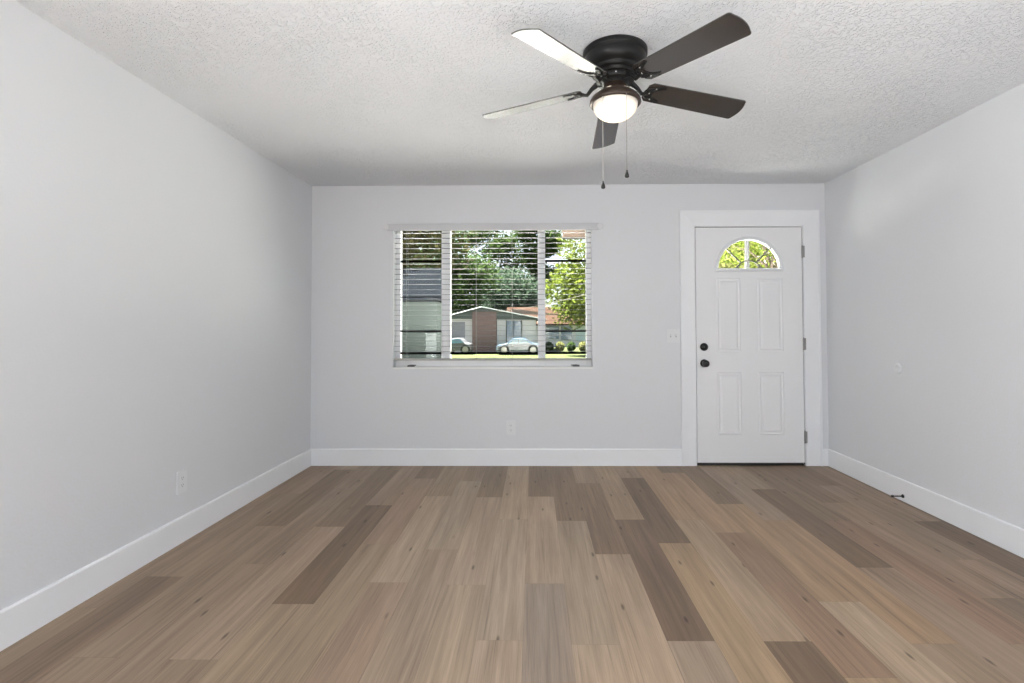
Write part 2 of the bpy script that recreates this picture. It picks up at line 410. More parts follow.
# fan light: moulded surround, glass, muntins
fl = obj('fan_window', bmesh.new(), M_GLASS, dr)
bm = bmesh.new(); n = 32
prof = [(-.004, 0), (.002, -.010), (.012, -.012), (.022, -.007), (.026, 0)]
def ringpts(off, y):
    pts = [Vector((FX+(FR+off)*math.cos(PI*i/n), y, FZ+(FH+off)*math.sin(PI*i/n))) for i in range(n+1)]
    pts[0].z = FZ-off*1.0; pts[-1].z = FZ-off*1.0
    return pts
R_ = [[bm.verts.new(p) for p in ringpts(o_, y)] for o_, y in prof]
for a, b_ in zip(R_, R_[1:]):
    for i in range(n+1):
        j = (i+1) % (n+1); bm.faces.new((a[i], a[j], b_[j], b_[i]))
bmesh.ops.recalc_face_normals(bm, faces=bm.faces)
obj('window_surround', bm, M_PLATE, fl)
bm = bmesh.new(); prism(bm, arch(FR, FH), Matrix(((1, 0, 0, 0), (0, 0, 1, 0), (0, 1, 0, 0), (0, 0, 0, 1))), .018, .022)
bmesh.ops.recalc_face_normals(bm, faces=bm.faces)
bm.to_mesh(fl.data); bm.free()
bm = bmesh.new(); mr = .092
arc = [(FX+mr*math.cos(PI*i/16), .016, FZ+mr*.78*math.sin(PI*i/16)) for i in range(17)]
tube(bm, arc, .0065, 6)
for a in (45, 135):
    a = math.radians(a); tube(bm, [(FX+mr*.98*math.cos(a), .016, FZ+mr*.78*math.sin(a)), (FX+FR*.995*math.cos(a), .016, FZ+FH*.995*math.sin(a))], .008, 6)
for a in (28, 152):
    a = math.radians(a); tube(bm, [(FX+mr*1.02*math.cos(a), .016, FZ+mr*.8*math.sin(a)), (FX+(mr+.045)*math.cos(a), .016, FZ-.0)], .0065, 6)
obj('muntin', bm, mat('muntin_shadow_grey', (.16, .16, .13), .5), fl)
bm = bmesh.new(); tube(bm, [(FX-.004, .016, FZ+mr*.78), (FX-.004, .016, FZ+FH)], .004, 6)
obj('muntin', bm, M_PLATE, fl)
# hardware
def knob(z, prof, name, r=.035):
    bm = bmesh.new(); lathe(bm, prof, axis_y(.066, 0, z), 32)
    return obj(name, bm, M_BLACK, dr, smooth=True)
knob(1.000, [(0, 0), (.033, 0), (.034, .004), (.033, .010), (.026, .014), (.024, .020), (0, .021)], 'deadbolt')
knob(.860, [(0, 0), (.033, 0), (.034, .004), (.031, .009), (.014, .013), (.012, .028), (.024, .034), (.030, .046), (.029, .057), (.020, .064), (0, .066)], 'door_knob')
bm = bmesh.new(); box(bm, .061, .071, -.036, -.02, .992, 1.008); obj('thumb_turn', bm, M_BLACK, bpy.data.objects['deadbolt'])
for z in (1.815, 1.024, .232):
    bm = bmesh.new(); tube(bm, [(DW+.001, -.006, z-.05), (DW+.001, -.006, z+.05)], .0065, 10)
    box(bm, DW+.001, DW+.0155, -.0180, -.0163, z-.05, z+.05)
    tube(bm, [(DW+.001, -.006, z-.056), (DW+.001, -.006, z+.056)], .004, 8)
    obj('hinge', bm, M_NICKEL, dr)
bm = bmesh.new(); box(bm, .002, DW-.002, .002, .10, -.010, -.002); box(bm, .01, DW-.01, .010, .04, -.002, .010)
obj('threshold', bm, M_THRESH, dr)

# ------------------------------------------------------------------ window
w = tag(empty('window_1', ((WX0+WX1)/2, D, WZ0)), 'white framed three part window in the far wall', 'window', kind='structure')
ww, wh = (WX1-WX0)/2, WZ1-WZ0
yo = .085
bm = bmesh.new()
def mull(px0, px1): return (px0-PXC)/115.9, (px1-PXC)/115.9
box(bm, -ww, -ww+.042, yo, yo+.06, 0, wh); box(bm, ww-.042, ww, yo, yo+.06, 0, wh)
box(bm, -ww+.042, ww-.042, yo, yo+.06, 0, .062); box(bm, -ww+.042, ww-.042, yo, yo+.06, wh-.012, wh)
xc = (WX0+WX1)/2
m1a, m1b, m2a, m2b = -.812-xc, -.735-xc, .036-xc, .101-xc
box(bm, m1a, m1b, yo-.01, yo+.058, .013, wh-.001); box(bm, m2a, m2b, yo-.01, yo+.058, .013, wh-.001)
obj('window_frame', bm, M_VINYL, w, bevel=.003)
bm = bmesh.new(); box(bm, -ww+.001, ww-.001, -.004, yo-.001, -.006, .010); obj('window_sill', bm, M_SILL, w, bevel=.002)
bm = bmesh.new()
for a, b_ in ((-ww+.042, m1a), (m1b, m2a), (m2b, ww-.042)): box(bm, a, b_, yo+.028, yo+.032, .062, wh-.012)
obj('window_pane', bm, M_GLASS, w)
z_at = lambda py: at(500, py, D+.12).z-WZ0
for a, b_, rows in ((-ww+.042, m1a, (261.5, 297, 331, 353)), (m1b, m2a, (353,)), (m2b, ww-.042, (261.5, 331, 353))):
    for r_ in rows:
        t_ = .005 if r_ == 297 else .0095
        z = z_at(r_); bm = bmesh.new(); box(bm, a, b_, yo+.006, yo+.024, z-t_, z+t_); obj('sash_rail', bm, M_DKFRAME, w)
for px in (411, 576):
    c = at(px, 365.5, D+.05); bm = bmesh.new(); x, z = c.x-xc, .012
    sg = 1 if px < 500 else -1
    box(bm, x-.030, x+.030, .040, .062, z-.002, z+.006)
    tube(bm, [(x+sg*.045, .050, z+.010), (x, .048, z+.012), (x-sg*.03, .050, z+.010)], [.004, .005, .003], 8)
    obj('window_crank', bm, mat('crank_grey', (.14, .14, .14), .4, metal=.5), w)

# blind
bl = tag(empty('window_blind', (xc, D, WZ1)), 'white horizontal slat blind hanging open across the window', 'blind')
bm = bmesh.new()
vx0, vx1 = -1.268-xc, .562-xc
box(bm, vx0, vx1, -.022, -.002, -.048, .012)
o = obj('valance', bm, mat('valance_grey', (.64, .64, .65), .4), bl, bevel=.004)
for x, s in ((vx0, 1), (vx1, -1)):
    bm = bmesh.new(); lathe(bm, [(0, 0), (.024, 0), (.027, .003), (.024, .006), (0, .007)], axis_y(x-s*.010, -.022, -.018), 24)
    obj('valance_end_cap', bm, mat('valance_cap', (.74, .74, .745), .35), bl, smooth=False)
bm = bmesh.new()
box(bm, -ww+.005, ww-.005, .010, .062, -.018, -.001); obj('headrail', bm, M_SLAT, bl)
bm = bmesh.new()
ns, pitch = 24, .0449
tilt = math.radians(-1)
for i in range(ns):
    zc = -.061-i*pitch
    prev = None
    for k in range(5):            # gently cupped slat cross-section
        u = (k/4-.5)*.036; y = .037+u*math.cos(tilt); z = zc-u*math.sin(tilt)+.0008*(1-(2*k/4-1)**2)
        r = [bm.verts.new((x, y, z+dz)) for x in (-ww+.006, ww-.006) for dz in (.0008, -.0008)]
        if prev:
            bm.faces.new((prev[0], r[0], r[2], prev[2])); bm.faces.new((prev[1], prev[3], r[3], r[1]))
            bm.faces.new((prev[0], prev[1], r[1], r[0])); bm.faces.new((prev[2], r[2], r[3], prev[3]))
        else: bm.faces.new((r[0], r[2], r[3], r[1]))
        prev = r
    bm.faces.new((prev[0], prev[1], prev[3], prev[2]))
bmesh.ops.recalc_face_normals(bm, faces=bm.faces)
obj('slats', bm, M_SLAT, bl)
zb = at(500, 359.3, D+.03).z-WZ1
bm = bmesh.new(); box(bm, -ww+.006, ww-.006, .014, .060, zb-.009, zb+.009)
obj('bottom_rail', bm, mat('bottom_rail_grey', (.42, .41, .38), .4), bl, bevel=.003)
for px in (406.5, 476, 512, 586):
    x = at(px, 300, D+.012).x-xc
    for y in (.0105, .0635):
        bm = bmesh.new(); tube(bm, [(x, y, -.04), (x, y, zb)], .0009, 5); obj('ladder_cord', bm, M_CORD, bl)
wandx = at(585, 300, D).x-xc

# ------------------------------------------------------------------ plates and small fittings
def rounded(w_, h_, r, n=4):
    pts = []
    for cx_, cy_, a0 in ((w_/2-r, h_/2-r, 0), (-w_/2+r, h_/2-r, 90), (-w_/2+r, -h_/2+r, 180), (w_/2-r, -h_/2+r, 270)):
        for i in range(n+1):
            a = math.radians(a0+90*i/n); pts.append((cx_+r*math.cos(a), cy_+r*math.sin(a)))
    return pts
def outlet(name_loc, rz, label):
    t = tag(empty('wall_outlet', name_loc, rz), label, 'outlet')
    MY = Matrix.Rotation(PI/2, 4, 'X')     # local xy -> wall plane, +z out of the wall (-y)
    bm = bmesh.new(); prism(bm, rounded(.079, .124, .006), MY, 0, .0065); obj('cover_plate', bm, M_PLATE, t, bevel=.0012)
    for s in (-1, 1):
        T = MY @ Matrix.Translation((0, s*.0195, 0))
        bm = bmesh.new(); prism(bm, rounded(.034, .029, .009), T, .0055, .0075); sk = obj('socket', bm, M_PLATE, t)
        bm = bmesh.new()
        for x in (-.0065, .0065): prism(bm, [(x-.0012, -.002), (x+.0012, -.002), (x+.0012, .006), (x-.0012, .006)], T, .0075, .0078)
        prism(bm, [(-.002, -.010), (.002, -.010), (.002, -.006), (-.002, -.006)], T, .0075, .0078)
        obj('socket_slots', bm, M_SLOT, sk)
    return t
outlet((-.200, D, .322), 0, 'white duplex outlet low on the far wall below the window')
yo_ = 2.795
outlet((wx('L', yo_), yo_, .333), PI/2, 'white duplex outlet on the left wall above the baseboard')
t = tag(empty('light_switch', (1.197, D, 1.107)), 'white double switch plate beside the door trim', 'switch')
MY = Matrix.Rotation(PI/2, 4, 'X')
bm = bmesh.new(); prism(bm, rounded(.114, .116, .006), MY, 0, .0055); obj('cover_plate', bm, M_PLATE, t, bevel=.0012)
for s in (-1, 1):
    bm = bmesh.new(); T = MY @ Matrix.Translation((s*.023, 0, 0))
    prism(bm, [(-.005, -.012), (.005, -.012), (.005, .012), (-.005, .012)], T, .0055, .0063, 1)
    box(bm, s*.023-.0035, s*.023+.0035, -.016, -.0055, .000, .009)
    obj('toggle', bm, [M_PLATE, mat('toggle_slot', (.45, .45, .45), .6)], t)
# knob bumper and spring stop on the right wall
ky = 3.515; bx = wx('R', ky)
c = at(898.5, 367.5, ky)
bm = bmesh.new(); lathe(bm, [(0, 0), (.036, 0), (.036, .004), (.031, .009), (.024, .0115), (.021, .0095), (0, .0085)], Matrix.Rotation(-PI/2, 4, 'Y'), 32)
o = obj('wall_bumper', bm, M_PLATE, smooth=True, loc=(bx, ky, .893)); tag(o, 'small round white knob bumper on the right wall', 'door bumper')
ky = 3.475; bx = wx('R', ky)-.014
ds = tag(empty('door_stop', (bx, ky, .035)), 'black spring door stop on the right baseboard', 'door stop')
MX = Matrix.Rotation(-PI/2, 4, 'Y')
bm = bmesh.new(); lathe(bm, [(0, 0), (.013, 0), (.012, .004), (.007, .010), (0, .010)], MX, 20); obj('base', bm, M_BLACK, ds, smooth=True)
bm = bmesh.new()
pts = [(-.008-.056*i/140, .0042*math.cos(i*2*PI/10), .0042*math.sin(i*2*PI/10)) for i in range(141)]
tube(bm, pts, .0012, 5); obj('spring', bm, M_BLACK, ds, smooth=True)
bm = bmesh.new(); lathe(bm, [(0, .062), (.006, .062), (.0075, .066), (.0075, .076), (.005, .080), (0, .081)], MX, 16); obj('rubber_tip', bm, M_BLACK, ds, smooth=True)

# ------------------------------------------------------------------ ceiling fan
FCX, FCY = .369, 2.262
fan = tag(empty('ceiling_fan', (FCX, FCY, H)), 'flush black ceiling fan with five blades and a lit frosted bowl', 'ceiling fan')
L_ = lambda z: z-H
bm = bmesh.new()
lathe(bm, [(0, 0), (.141, 0), (.144, -.003), (.144, -.022), (.141, -.026), (.137, -.027), (.138, -.032), (.138, -.050), (.132, -.066), (.118, -.080), (.108, -.084),
           (.106, -.088), (.106, -.096), (.096, -.101), (.090, -.104), (.090, -.112), (.084, -.117), (0, -.118)], Matrix(), 64)
obj('motor_housing', bm, M_FANBLK, fan, smooth=True)
bm = bmesh.new(); lathe(bm, [(0, -.118), (.082, -.118), (.084, -.122), (.084, -.136), (.078, -.142), (.056, -.144), (.056, -.150), (0, -.150)], Matrix(), 48)
hub = obj('blade_hub', bm, M_FANBLK, fan, smooth=True)
for i in range(10):
    bm = bmesh.new(); a = 2*PI*i/10+.2; lathe(bm, [(0, 0), (.0035, 0), (.0035, .002), (0, .003)], Matrix.Translation((.083*math.cos(a), .083*math.sin(a), -.129)) @ Matrix.Rotation(a, 4, 'Z') @ Matrix.Rotation(PI/2, 4, 'Y'), 10)
    obj('screw', bm, M_SCREW, hub)
bm = bmesh.new()
lathe(bm, [(.0, -.150), (.050, -.150), (.051, -.166), (.060, -.178), (.085, -.193), (.104, -.208), (.113, -.222), (.115, -.234), (.110, -.240), (.103, -.239), (.101, -.225), (0, -.215)], Matrix(), 64)
fit = obj('light_fitter', bm, M_BRONZE, fan, smooth=True)
for i in range(4):
    bm = bmesh.new(); a = math.radians([-62, -118, 60, 120][i])
    Mx = Matrix.Rotation(a, 4, 'Z') @ Matrix.Translation((.072, 0, -.1850)) @ Matrix.Rotation(math.radians(27), 4, 'Y')
    prism(bm, [(.009, -.010), (.009, .010), (-.008, 0)], Mx, -.004, .0012)
    obj('vent_cutout', bm, mat('vent_glow', (.8, .72, .6), .4), fit)
bm = bmesh.new()
prof = [(.100*math.cos(t_), -.079*math.sin(t_)) for t_ in [i*PI/2/14 for i in range(15)]]; prof[-1] = (0, prof[-1][1])
prof = [(.099, .006)]+prof
lathe(bm, [(r, z*.93) for r, z in prof], Matrix(), 56)
obj('glass_bowl', bm, M_BOWL, fan, smooth=True, loc=(0, 0, -.238))
# blades: 0.64 m reach, pitched
BR0, BR1 = .150, .653
def blade_outline():
    w0, w1 = .058, .067; rc = .014
    pts = [(BR0, -w0+.018), (BR0+.018, -w0)]
    pts += [(BR1-.026, -w1)]
    for i in range(1, 6): a = -PI/2+i*PI/2/6; pts.append((BR1-.026+rc*math.cos(a), -w1+rc+rc*math.sin(a)))
    for i in range(0, 9):
        y = -w1+rc+(2*w1-2*rc)*i/8; pts.append((BR1-.012+.012*(1-(y/(w1-rc))**2), y))
    for i in range(1, 6): a = i*PI/2/6; pts.append((BR1-.026+rc*math.cos(a), w1-rc+rc*math.sin(a)))
    pts += [(BR1-.026, w1), (BR0+.018, w0), (BR0, w0-.018)]
    return pts
BP = math.radians(13.5); BZ = L_(2.2645); DROOP = math.radians(4.0)
A0 = 4.0317
for i in range(5):
    a = A0+i*2*PI/5
    # right-hand side of each blade (seen along it, from above) is the raised one
    T = Matrix.Rotation(a, 4, 'Z') @ Matrix.Translation((0, 0, BZ)) @ Matrix.Rotation(DROOP, 4, 'Y') @ Matrix.Rotation(-BP, 4, 'X')
    bm = bmesh.new(); prism(bm, blade_outline(), T, 0, .0055)
    bmesh.ops.recalc_face_normals(bm, faces=bm.faces)
    bd = obj('fan_blade', bm, M_BLADE, fan, bevel=.0012)
    # iron: arm from the hub, crescent plate under the blade root, scroll holes, screws
    T0 = Matrix.Rotation(a, 4, 'Z')
    bm = bmesh.new()
    Tp = T @ Matrix.Translation((0, 0, -.0045))
    cres = []
    for k in range(13):
        t_ = math.radians(-70+140*k/12); cres.append((.262-.105*math.cos(t_)*1.0, .058*math.sin(t_)))
    inner = []
    for k in range(13):
        t_ = math.radians(70-140*k/12); inner.append((.262-.078*math.cos(t_), .044*math.sin(t_)))
    q = cres+inner
    for k in range(12):
        prism(bm, [cres[k], cres[k+1], inner[11-k], inner[12-k]], Tp, 0, .0045)
    pts = [T0 @ Vector((r, 0, z)) for r, z in ((.060, -.130), (.085, -.134), (.108, -.150), (.130, BZ-.021), (.160, BZ-.015))]
    tube(bm, pts, [.016, .013, .010, .009, .008], 10)
    for s in (-1, 1):
        pts = [Tp @ Vector((x, s*y, .002)) for x, y in ((.145, .004), (.150, .020), (.165, .030), (.182, .028), (.188, .014), (.178, .006), (.170, .012))]
        tube(bm, pts, .0042, 8)
    bmesh.ops.recalc_face_normals(bm, faces=bm.faces)
    ir = obj('blade_iron', bm, M_FANBLK, fan)
    for x, y in ((.168, 0), (.188, .034), (.188, -.034)):
        bm = bmesh.new(); lathe(bm, [(0, -.002), (.0035, -.0015), (.0042, .001), (.0042, .004), (0, .004)], Tp @ Matrix.Translation((x, y, 0)), 10)
        obj('screw', bm, M_SCREW, ir, smooth=True)
def chain(px, py0, py1, Y, light):
    p0, p1 = at(px, py0, Y), at(px, py1, Y)
    x, y = p1.x-FCX, Y-FCY
    z0, z1 = p0.z-H, p1.z-H
    bm = bmesh.new()
    if light: tube(bm, [(x, y, z0), (x, y, z1+.03)], .0011, 6)
    else:
        tube(bm, [(x, y, z0), (x, y, z1+.03)], .0008, 5)
        zz = z0
        while zz > z1+.03:
            bmesh.ops.create_icosphere(bm, subdivisions=1, radius=.0015, matrix=Matrix.Translation((x, y, zz))); zz -= .0045
    tube(bm, [(x*.8, y*.8, z0), (x, y, z0)], .003, 6)
    c_ = obj('pull_chain', bm, M_CHAIN if not light else mat('light_chain', (.70, .67, .62), .4, metal=.5), fan)
    bm = bmesh.new(); lathe(bm, [(0, .034), (.003, .032), (.004, .024), (.0085, .012), (.0095, .005), (.007, 0), (0, -.002)], Matrix.Translation((x, y, z1)), 16)
    obj('pull_knob', bm, M_BLACK, c_, smooth=True)
chain(603.2, 97, 188.5, FCY-.088, True)
chain(627.0, 93, 177.5, FCY-.108, False)

# ------------------------------------------------------------------ outside
GZ = -.45
M_GRASS = mat('grass', (0.0270, 0.0338, 0.0095), .9, spec=.1, var=(1.2, .3), bump=(30, .6, .03, 4))
M_CONC = mat('pale_concrete', (.78, .76, .72), .8, spec=.2, var=(2, .05))
bm = bmesh.new(); box(bm, -70, 90, D+TH, 130, GZ-.3, GZ)
tag(obj('lawn', bm, M_GRASS), 'green lawn between the house and the street', 'lawn', kind='structure')
bm = bmesh.new(); box(bm, -9, 9, D+TH+.02, 17.0, GZ, GZ+.03); box(bm, -2.6, 9, 17.0, 23.2, GZ, GZ+.03)  # unseen slab, sized to bounce sun onto ceiling and fan blades
tag(obj('driveway', bm, M_CONC), 'unseen pale concrete driveway shaped to bounce sunlight in through the window', 'driveway', kind='structure')
def leafmat(name, col, col2):
    M = bpy.data.materials.new(name); M.use_nodes = True
    N = M.node_tree.nodes; L = M.node_tree.links; N.clear()
    o = N.new('ShaderNodeOutputMaterial'); ad = N.new('ShaderNodeMixShader'); ad.inputs[0].default_value = .42
    d = N.new('ShaderNodeBsdfDiffuse'); t = N.new('ShaderNodeBsdfTranslucent')
    g_ = N.new('ShaderNodeNewGeometry'); r = N.new('ShaderNodeMix'); r.data_type = 'RGBA'
    r.inputs[6].default_value = (*col, 1); r.inputs[7].default_value = (*col2, 1)
    L.new(g_.outputs['Random Per Island'], r.inputs[0]); L.new(r.outputs[2], d.inputs[0]); L.new(r.outputs[2], t.inputs[0])
    L.new(d.outputs[0], ad.inputs[1]); L.new(t.outputs[0], ad.inputs[2]); L.new(ad.outputs[0], o.inputs[0])
    return M
LF = {'dark': leafmat('leaf_dark', (0.0149, 0.0276, 0.0085), (0.0553, 0.0850, 0.0276)), 'olive': leafmat('leaf_olive', (0.0255, 0.0264, 0.0119), (0.0680, 0.0638, 0.0298)),
      'lime': leafmat('leaf_lime', (0.0382, 0.0553, 0.0085), (0.1063, 0.1317, 0.0234)), 'blue': leafmat('leaf_blue', (0.0191, 0.0340, 0.0213), (0.0595, 0.0850, 0.0553)),
      'yellow': leafmat('leaf_yellow', (0.0553, 0.0638, 0.0170), (0.1445, 0.1445, 0.0595))}
M_BARK = mat('bark', (.085, .065, .050), .9, var=(8, .3), bump=(20, .6, .02, 4))
def tree(name, base, h, crown, n, leaf, lm, label, group=None, trunk_r=.22, clear=.35, seed=0):
    """base (x, y), total height h, crown radii (rx, ry, rz)"""
    rnd = random.Random(seed)
    t = tag(empty(name, (base[0], base[1], GZ)), label, 'tree', group)
    bm = bmesh.new(); cz = h-crown[2]
    pts = [Vector((0, 0, -.1))]+[Vector((rnd.uniform(-.15, .15)*k, rnd.uniform(-.15, .15)*k, cz*k/4)) for k in range(1, 5)]
    tube(bm, pts, [trunk_r*1.3, trunk_r, trunk_r*.85, trunk_r*.7, trunk_r*.5], 10)
    cl_ = []
    for i in range(26):
        while True:
            v = Vector((rnd.uniform(-1, 1), rnd.uniform(-1, 1), rnd.uniform(-1, 1)))
            if .35 < v.length < 1: break
        cl_.append(Vector((v.x*crown[0]*.8, v.y*crown[1]*.8, cz+v.z*crown[2]*.8)))
    for c_ in cl_[:9]:
        s = pts[3] if c_.z > pts[3].z else pts[2]
        tube(bm, [s, s.lerp(c_, .5)+Vector((0, 0, .2)), c_], [trunk_r*.45, trunk_r*.28, trunk_r*.1], 6)
    obj('trunk', bm, M_BARK, t)
    V, F = [], []
    rc = min(crown)*.52
    for i in range(n):
        c_ = cl_[rnd.randrange(len(cl_))]
        d = Vector((rnd.gauss(0, 1), rnd.gauss(0, 1), rnd.gauss(0, 1))).normalized()*rc*rnd.uniform(.35, 1.05)
        p = c_+d
        if p.z < clear: continue
        a = Vector((rnd.gauss(0, 1), rnd.gauss(0, 1), rnd.gauss(0, .6))).normalized(); b_ = a.cross(Vector((rnd.gauss(0, 1), rnd.gauss(0, 1), rnd.gauss(0, 1)))).normalized()
        s = leaf*rnd.uniform(.6, 1.3); k = len(V)
        V += [p-a*s, p+b_*s*.42, p+a*s, p-b_*s*.42]; F.append((k, k+1, k+2, k+3))
    me = bpy.data.meshes.new('foliage'); me.from_pydata([tuple(v) for v in V], [], F); me.materials.append(LF[lm])
    o = bpy.data.objects.new('foliage', me); COL.objects.link(o); o.parent = t
    return t
gx = lambda px, Y: at(px, 330, Y).x
tree('spreading_tree', (gx(368, 25.5), 25.6), 11.6, (6.0, 4.6, 3.7), 21000, .16, 'olive', 'dull olive tree spreading over the outbuilding at the left side of the window view', seed=1, trunk_r=.2)
tree('dense_tree', (gx(452, 46), 46), 11.5, (4.0, 3.5, 5.2), 11000, .22, 'dark', 'dark green tree rising behind the gabled house, left of the sky gap', seed=2)
tree('dense_tree', (gx(486, 65), 65), 17.0, (4.4, 3.2, 7.4), 15000, .22, 'dark', 'dark green tree behind the brick gable peak', seed=3)
tree('dense_tree', (gx(507, 56), 56), 8.2, (4.0, 3, 3.4), 11000, .2, 'blue', 'low blue green tree filling the gap between the two tall trees', seed=4)
tree('dense_tree', (gx(532, 72), 72), 19.0, (4.8, 3.0, 7.6), 15000, .24, 'dark', 'dark green tree behind the brown roofed house', seed=5)
tree('leafy_tree', (gx(590, 30), 30), 8.2, (3.7, 2.4, 3.3), 15000, .14, 'lime', 'bright lime green tree in the right window pane', seed=6, trunk_r=.14)
tree('leafy_tree', (gx(645, 58), 58), 13.0, (4.5, 3.5, 4.6), 7000, .2, 'lime', 'lime green tree standing right of the brown roofed house', seed=8)
tree('bare_branched_tree', (gx(729, 31), 31), 7.4, (2.6, 2, 2.3), 6000, .12, 'yellow', 'yellow green tree at the left side of the door fan window', seed=9, trunk_r=.10)
tree('bare_branched_tree', (gx(757, 24.5), 24.5), 8.0, (2.0, 1.6, 3.0), 2600, .12, 'yellow', 'thin yellow green tree in the middle of the door fan window', seed=10, trunk_r=.13)
tree('bare_branched_tree', (gx(773, 19), 19), 8.0, (2.0, 1.6, 3.0), 2600, .11, 'lime', 'thin lime tree at the right side of the door fan window', seed=11, trunk_r=.12)
tree('dense_tree', (gx(745, 40), 40), 10.5, (4.6, 3.5, 4.6), 6000, .2, 'yellow', 'wide yellow green tree behind the thin trees of the door fan window', seed=12)
tree('dense_tree', (gx(398, 58), 58), 15.0, (5.0, 3.5, 4.8), 7000, .22, 'olive', 'tall olive tree behind the grey green outbuilding', seed=13)

# outbuilding at the left
GG = mat('grey_green_siding', (.040, .049, .046), .7, spec=.1, var=(1.5, .08)); GB = mat('slate_roof', (.0062, .0074, .0090), 1, spec=0, var=(5, .15))
WHT = mat('white_siding', (.52, .50, .53), .7, spec=.1); BRK = mat('brick_wall', (0.1440, 0.0972, 0.0900), .85, spec=.1, var=(6, .2)); BRN = mat('brown_shingles', (0.0270, 0.0166, 0.0122), .85, spec=0, var=(4, .15))
GRYD = mat('garage_door_grey', (.17, .165, .20), .6); TRM = mat('house_trim', (.035, .042, .038), .6, spec=.1); GLZ = mat('house_glass', (.10, .14, .19), .1); PCH = mat('peach_fascia', (0.2016, 0.1411, 0.1109), .7)
Y = 20.0
lx, rx = gx(352, Y)-2, gx(437, Y)
zt = at(400, 298, Y).z; zr = at(400, 268, Y+1.25).z-.25
ob_ = tag(empty('outbuilding', ((lx+rx)/2, Y, GZ)), 'grey green sided outbuilding at the left side of the window view', 'building')
hw = (rx-lx)/2; bm = bmesh.new(); box(bm, -hw, hw, 0, 2.5, 0, zt-GZ)
for k in range(14): z = .08+k*.2; (box(bm, -hw, hw, -.02, 0, z, z+.17) if z+.17 < zt-GZ else None)
obj('siding_wall', bm, GG, ob_)
bm = bmesh.new(); a = zt-GZ; r_ = zr-GZ+.25
prism(bm, [(-.2, a-.05), (1.25, r_), (2.7, a-.05), (2.7, a-.15), (-.2, a-.15)], Matrix(((0, 0, 1, 0), (1, 0, 0, 0), (0, 1, 0, 0), (0, 0, 0, 1))), -hw-.2, hw+.2)
bmesh.ops.recalc_face_normals(bm, faces=bm.faces); obj('roof', bm, GB, ob_)
bm = bmesh.new(); box(bm, hw-.42, hw-.02, -.06, -.02, .2, 1.45); obj('corner_panel', bm, mat('pale_panel', (.075, .088, .088), .7), ob_)

# gabled house across the street
Y = 35.0; P = lambda px, py, y=Y: at(px, py, y)
hx = P(480, 330).x; hb = tag(empty('gabled_house', (hx, Y, GZ)), 'pale house across the street with a low gable and a brick front', 'house')
def hbox(name, px0, px1, py0, py1, m_, y0, y1, par=hb, ox=None, YY=None):
    yy = YY or Y; ox = hx if ox is None else ox
    p, q = at(px0, py0, yy), at(px1, py1, yy); bm = bmesh.new(); box(bm, p.x-ox, q.x-ox, y0, y1, max(0, q.z-GZ), p.z-GZ)
    return obj(name, bm, m_, par)
hbox('wall', 447, 536, 319, 353, WHT, 0, 7)
hbox('brick_front', 473, 497, 312, 353, BRK, -.5, .0)
gd = hbox('garage_door', 450, 465, 322, 347, GRYD, -.06, 0)
hw_ = hbox('window', 507, 521, 321, 342, GLZ, -.06, 0); hbox('window_frame', 506, 507, 320.5, 342.5, TRM, -.09, 0, hw_); hbox('window_frame', 513.5, 514.3, 320.5, 342.5, TRM, -.09, 0, hw_); hbox('window_frame', 521, 522, 320.5, 342.5, TRM, -.09, 0, hw_)
bm = bmesh.new(); pk = P(482, 308); l_ = P(441, 318.5); r_ = P(546, 320)
prism(bm, [(l_.x-hx, l_.z-GZ), (r_.x-hx, r_.z-GZ), (pk.x-hx, pk.z-GZ)], Matrix(((1, 0, 0, 0), (0, 0, 1, 0), (0, 1, 0, 0), (0, 0, 0, 1))), -.45, 7.5)
bmesh.ops.recalc_face_normals(bm, faces=bm.faces); obj('gable_roof', bm, mat('pale_green_gable', (0.0605, 0.0706, 0.0655), .8, spec=.1), hb)
for q in (l_, r_):
    bm = bmesh.new(); tube(bm, [(q.x-hx, -.5, q.z-GZ), (pk.x-hx, -.5, pk.z-GZ+.03)], .07, 4); obj('fascia', bm, TRM, hb)
# brown-roofed house behind to the right
Y2 = 45.0; h2x = at(565, 330, Y2).x
h2 = tag(empty('ranch_house', (h2x, Y2, GZ)), 'long low house with a brown shingle roof right of the gabled house', 'house')
def h2box(name, a, b_, c_, d_, m_, y0, y1, par=None): return hbox(name, a, b_, c_, d_, m_, y0, y1, par or h2, h2x, Y2)
h2box('wall', 520, 625, 323, 353, WHT, 0, 8)
p, q = at(505, 324, Y2), at(630, 324, Y2); rz_ = at(560, 308, Y2+3).z-GZ
bm = bmesh.new(); prism(bm, [(-.6, p.z-GZ), (3.4, rz_+.1), (8.4, p.z-GZ), (8.4, p.z-GZ-.15), (-.6, p.z-GZ-.15)], Matrix(((0, 0, 1, 0), (1, 0, 0, 0), (0, 1, 0, 0), (0, 0, 0, 1))), p.x-h2x, q.x-h2x)
bmesh.ops.recalc_face_normals(bm, faces=bm.faces); obj('roof', bm, BRN, h2)
bm = bmesh.new(); a_, b_, c_ = at(512, 309, Y2), at(566, 315.5, Y2), at(514, 314, Y2)
prism(bm, [(a_.x-h2x, a_.z-GZ), (c_.x-h2x, c_.z-GZ), (b_.x-h2x, b_.z-GZ)], Matrix(((1, 0, 0, 0), (0, 0, 1, 0), (0, 1, 0, 0), (0, 0, 0, 1))), -.75, -.6)
bmesh.ops.recalc_face_normals(bm, faces=bm.faces); obj('gable_board', bm, PCH, h2)
v = h2box('window', 561, 572, 323.5, 340, GLZ, -.06, 0); h2box('window', 546, 559, 326, 339, GLZ, -.06, 0); h2box('wall_panel', 576, 600, 324, 341, mat('pale_blue_wall', (.40, .46, .50), .7), -.05, 0)

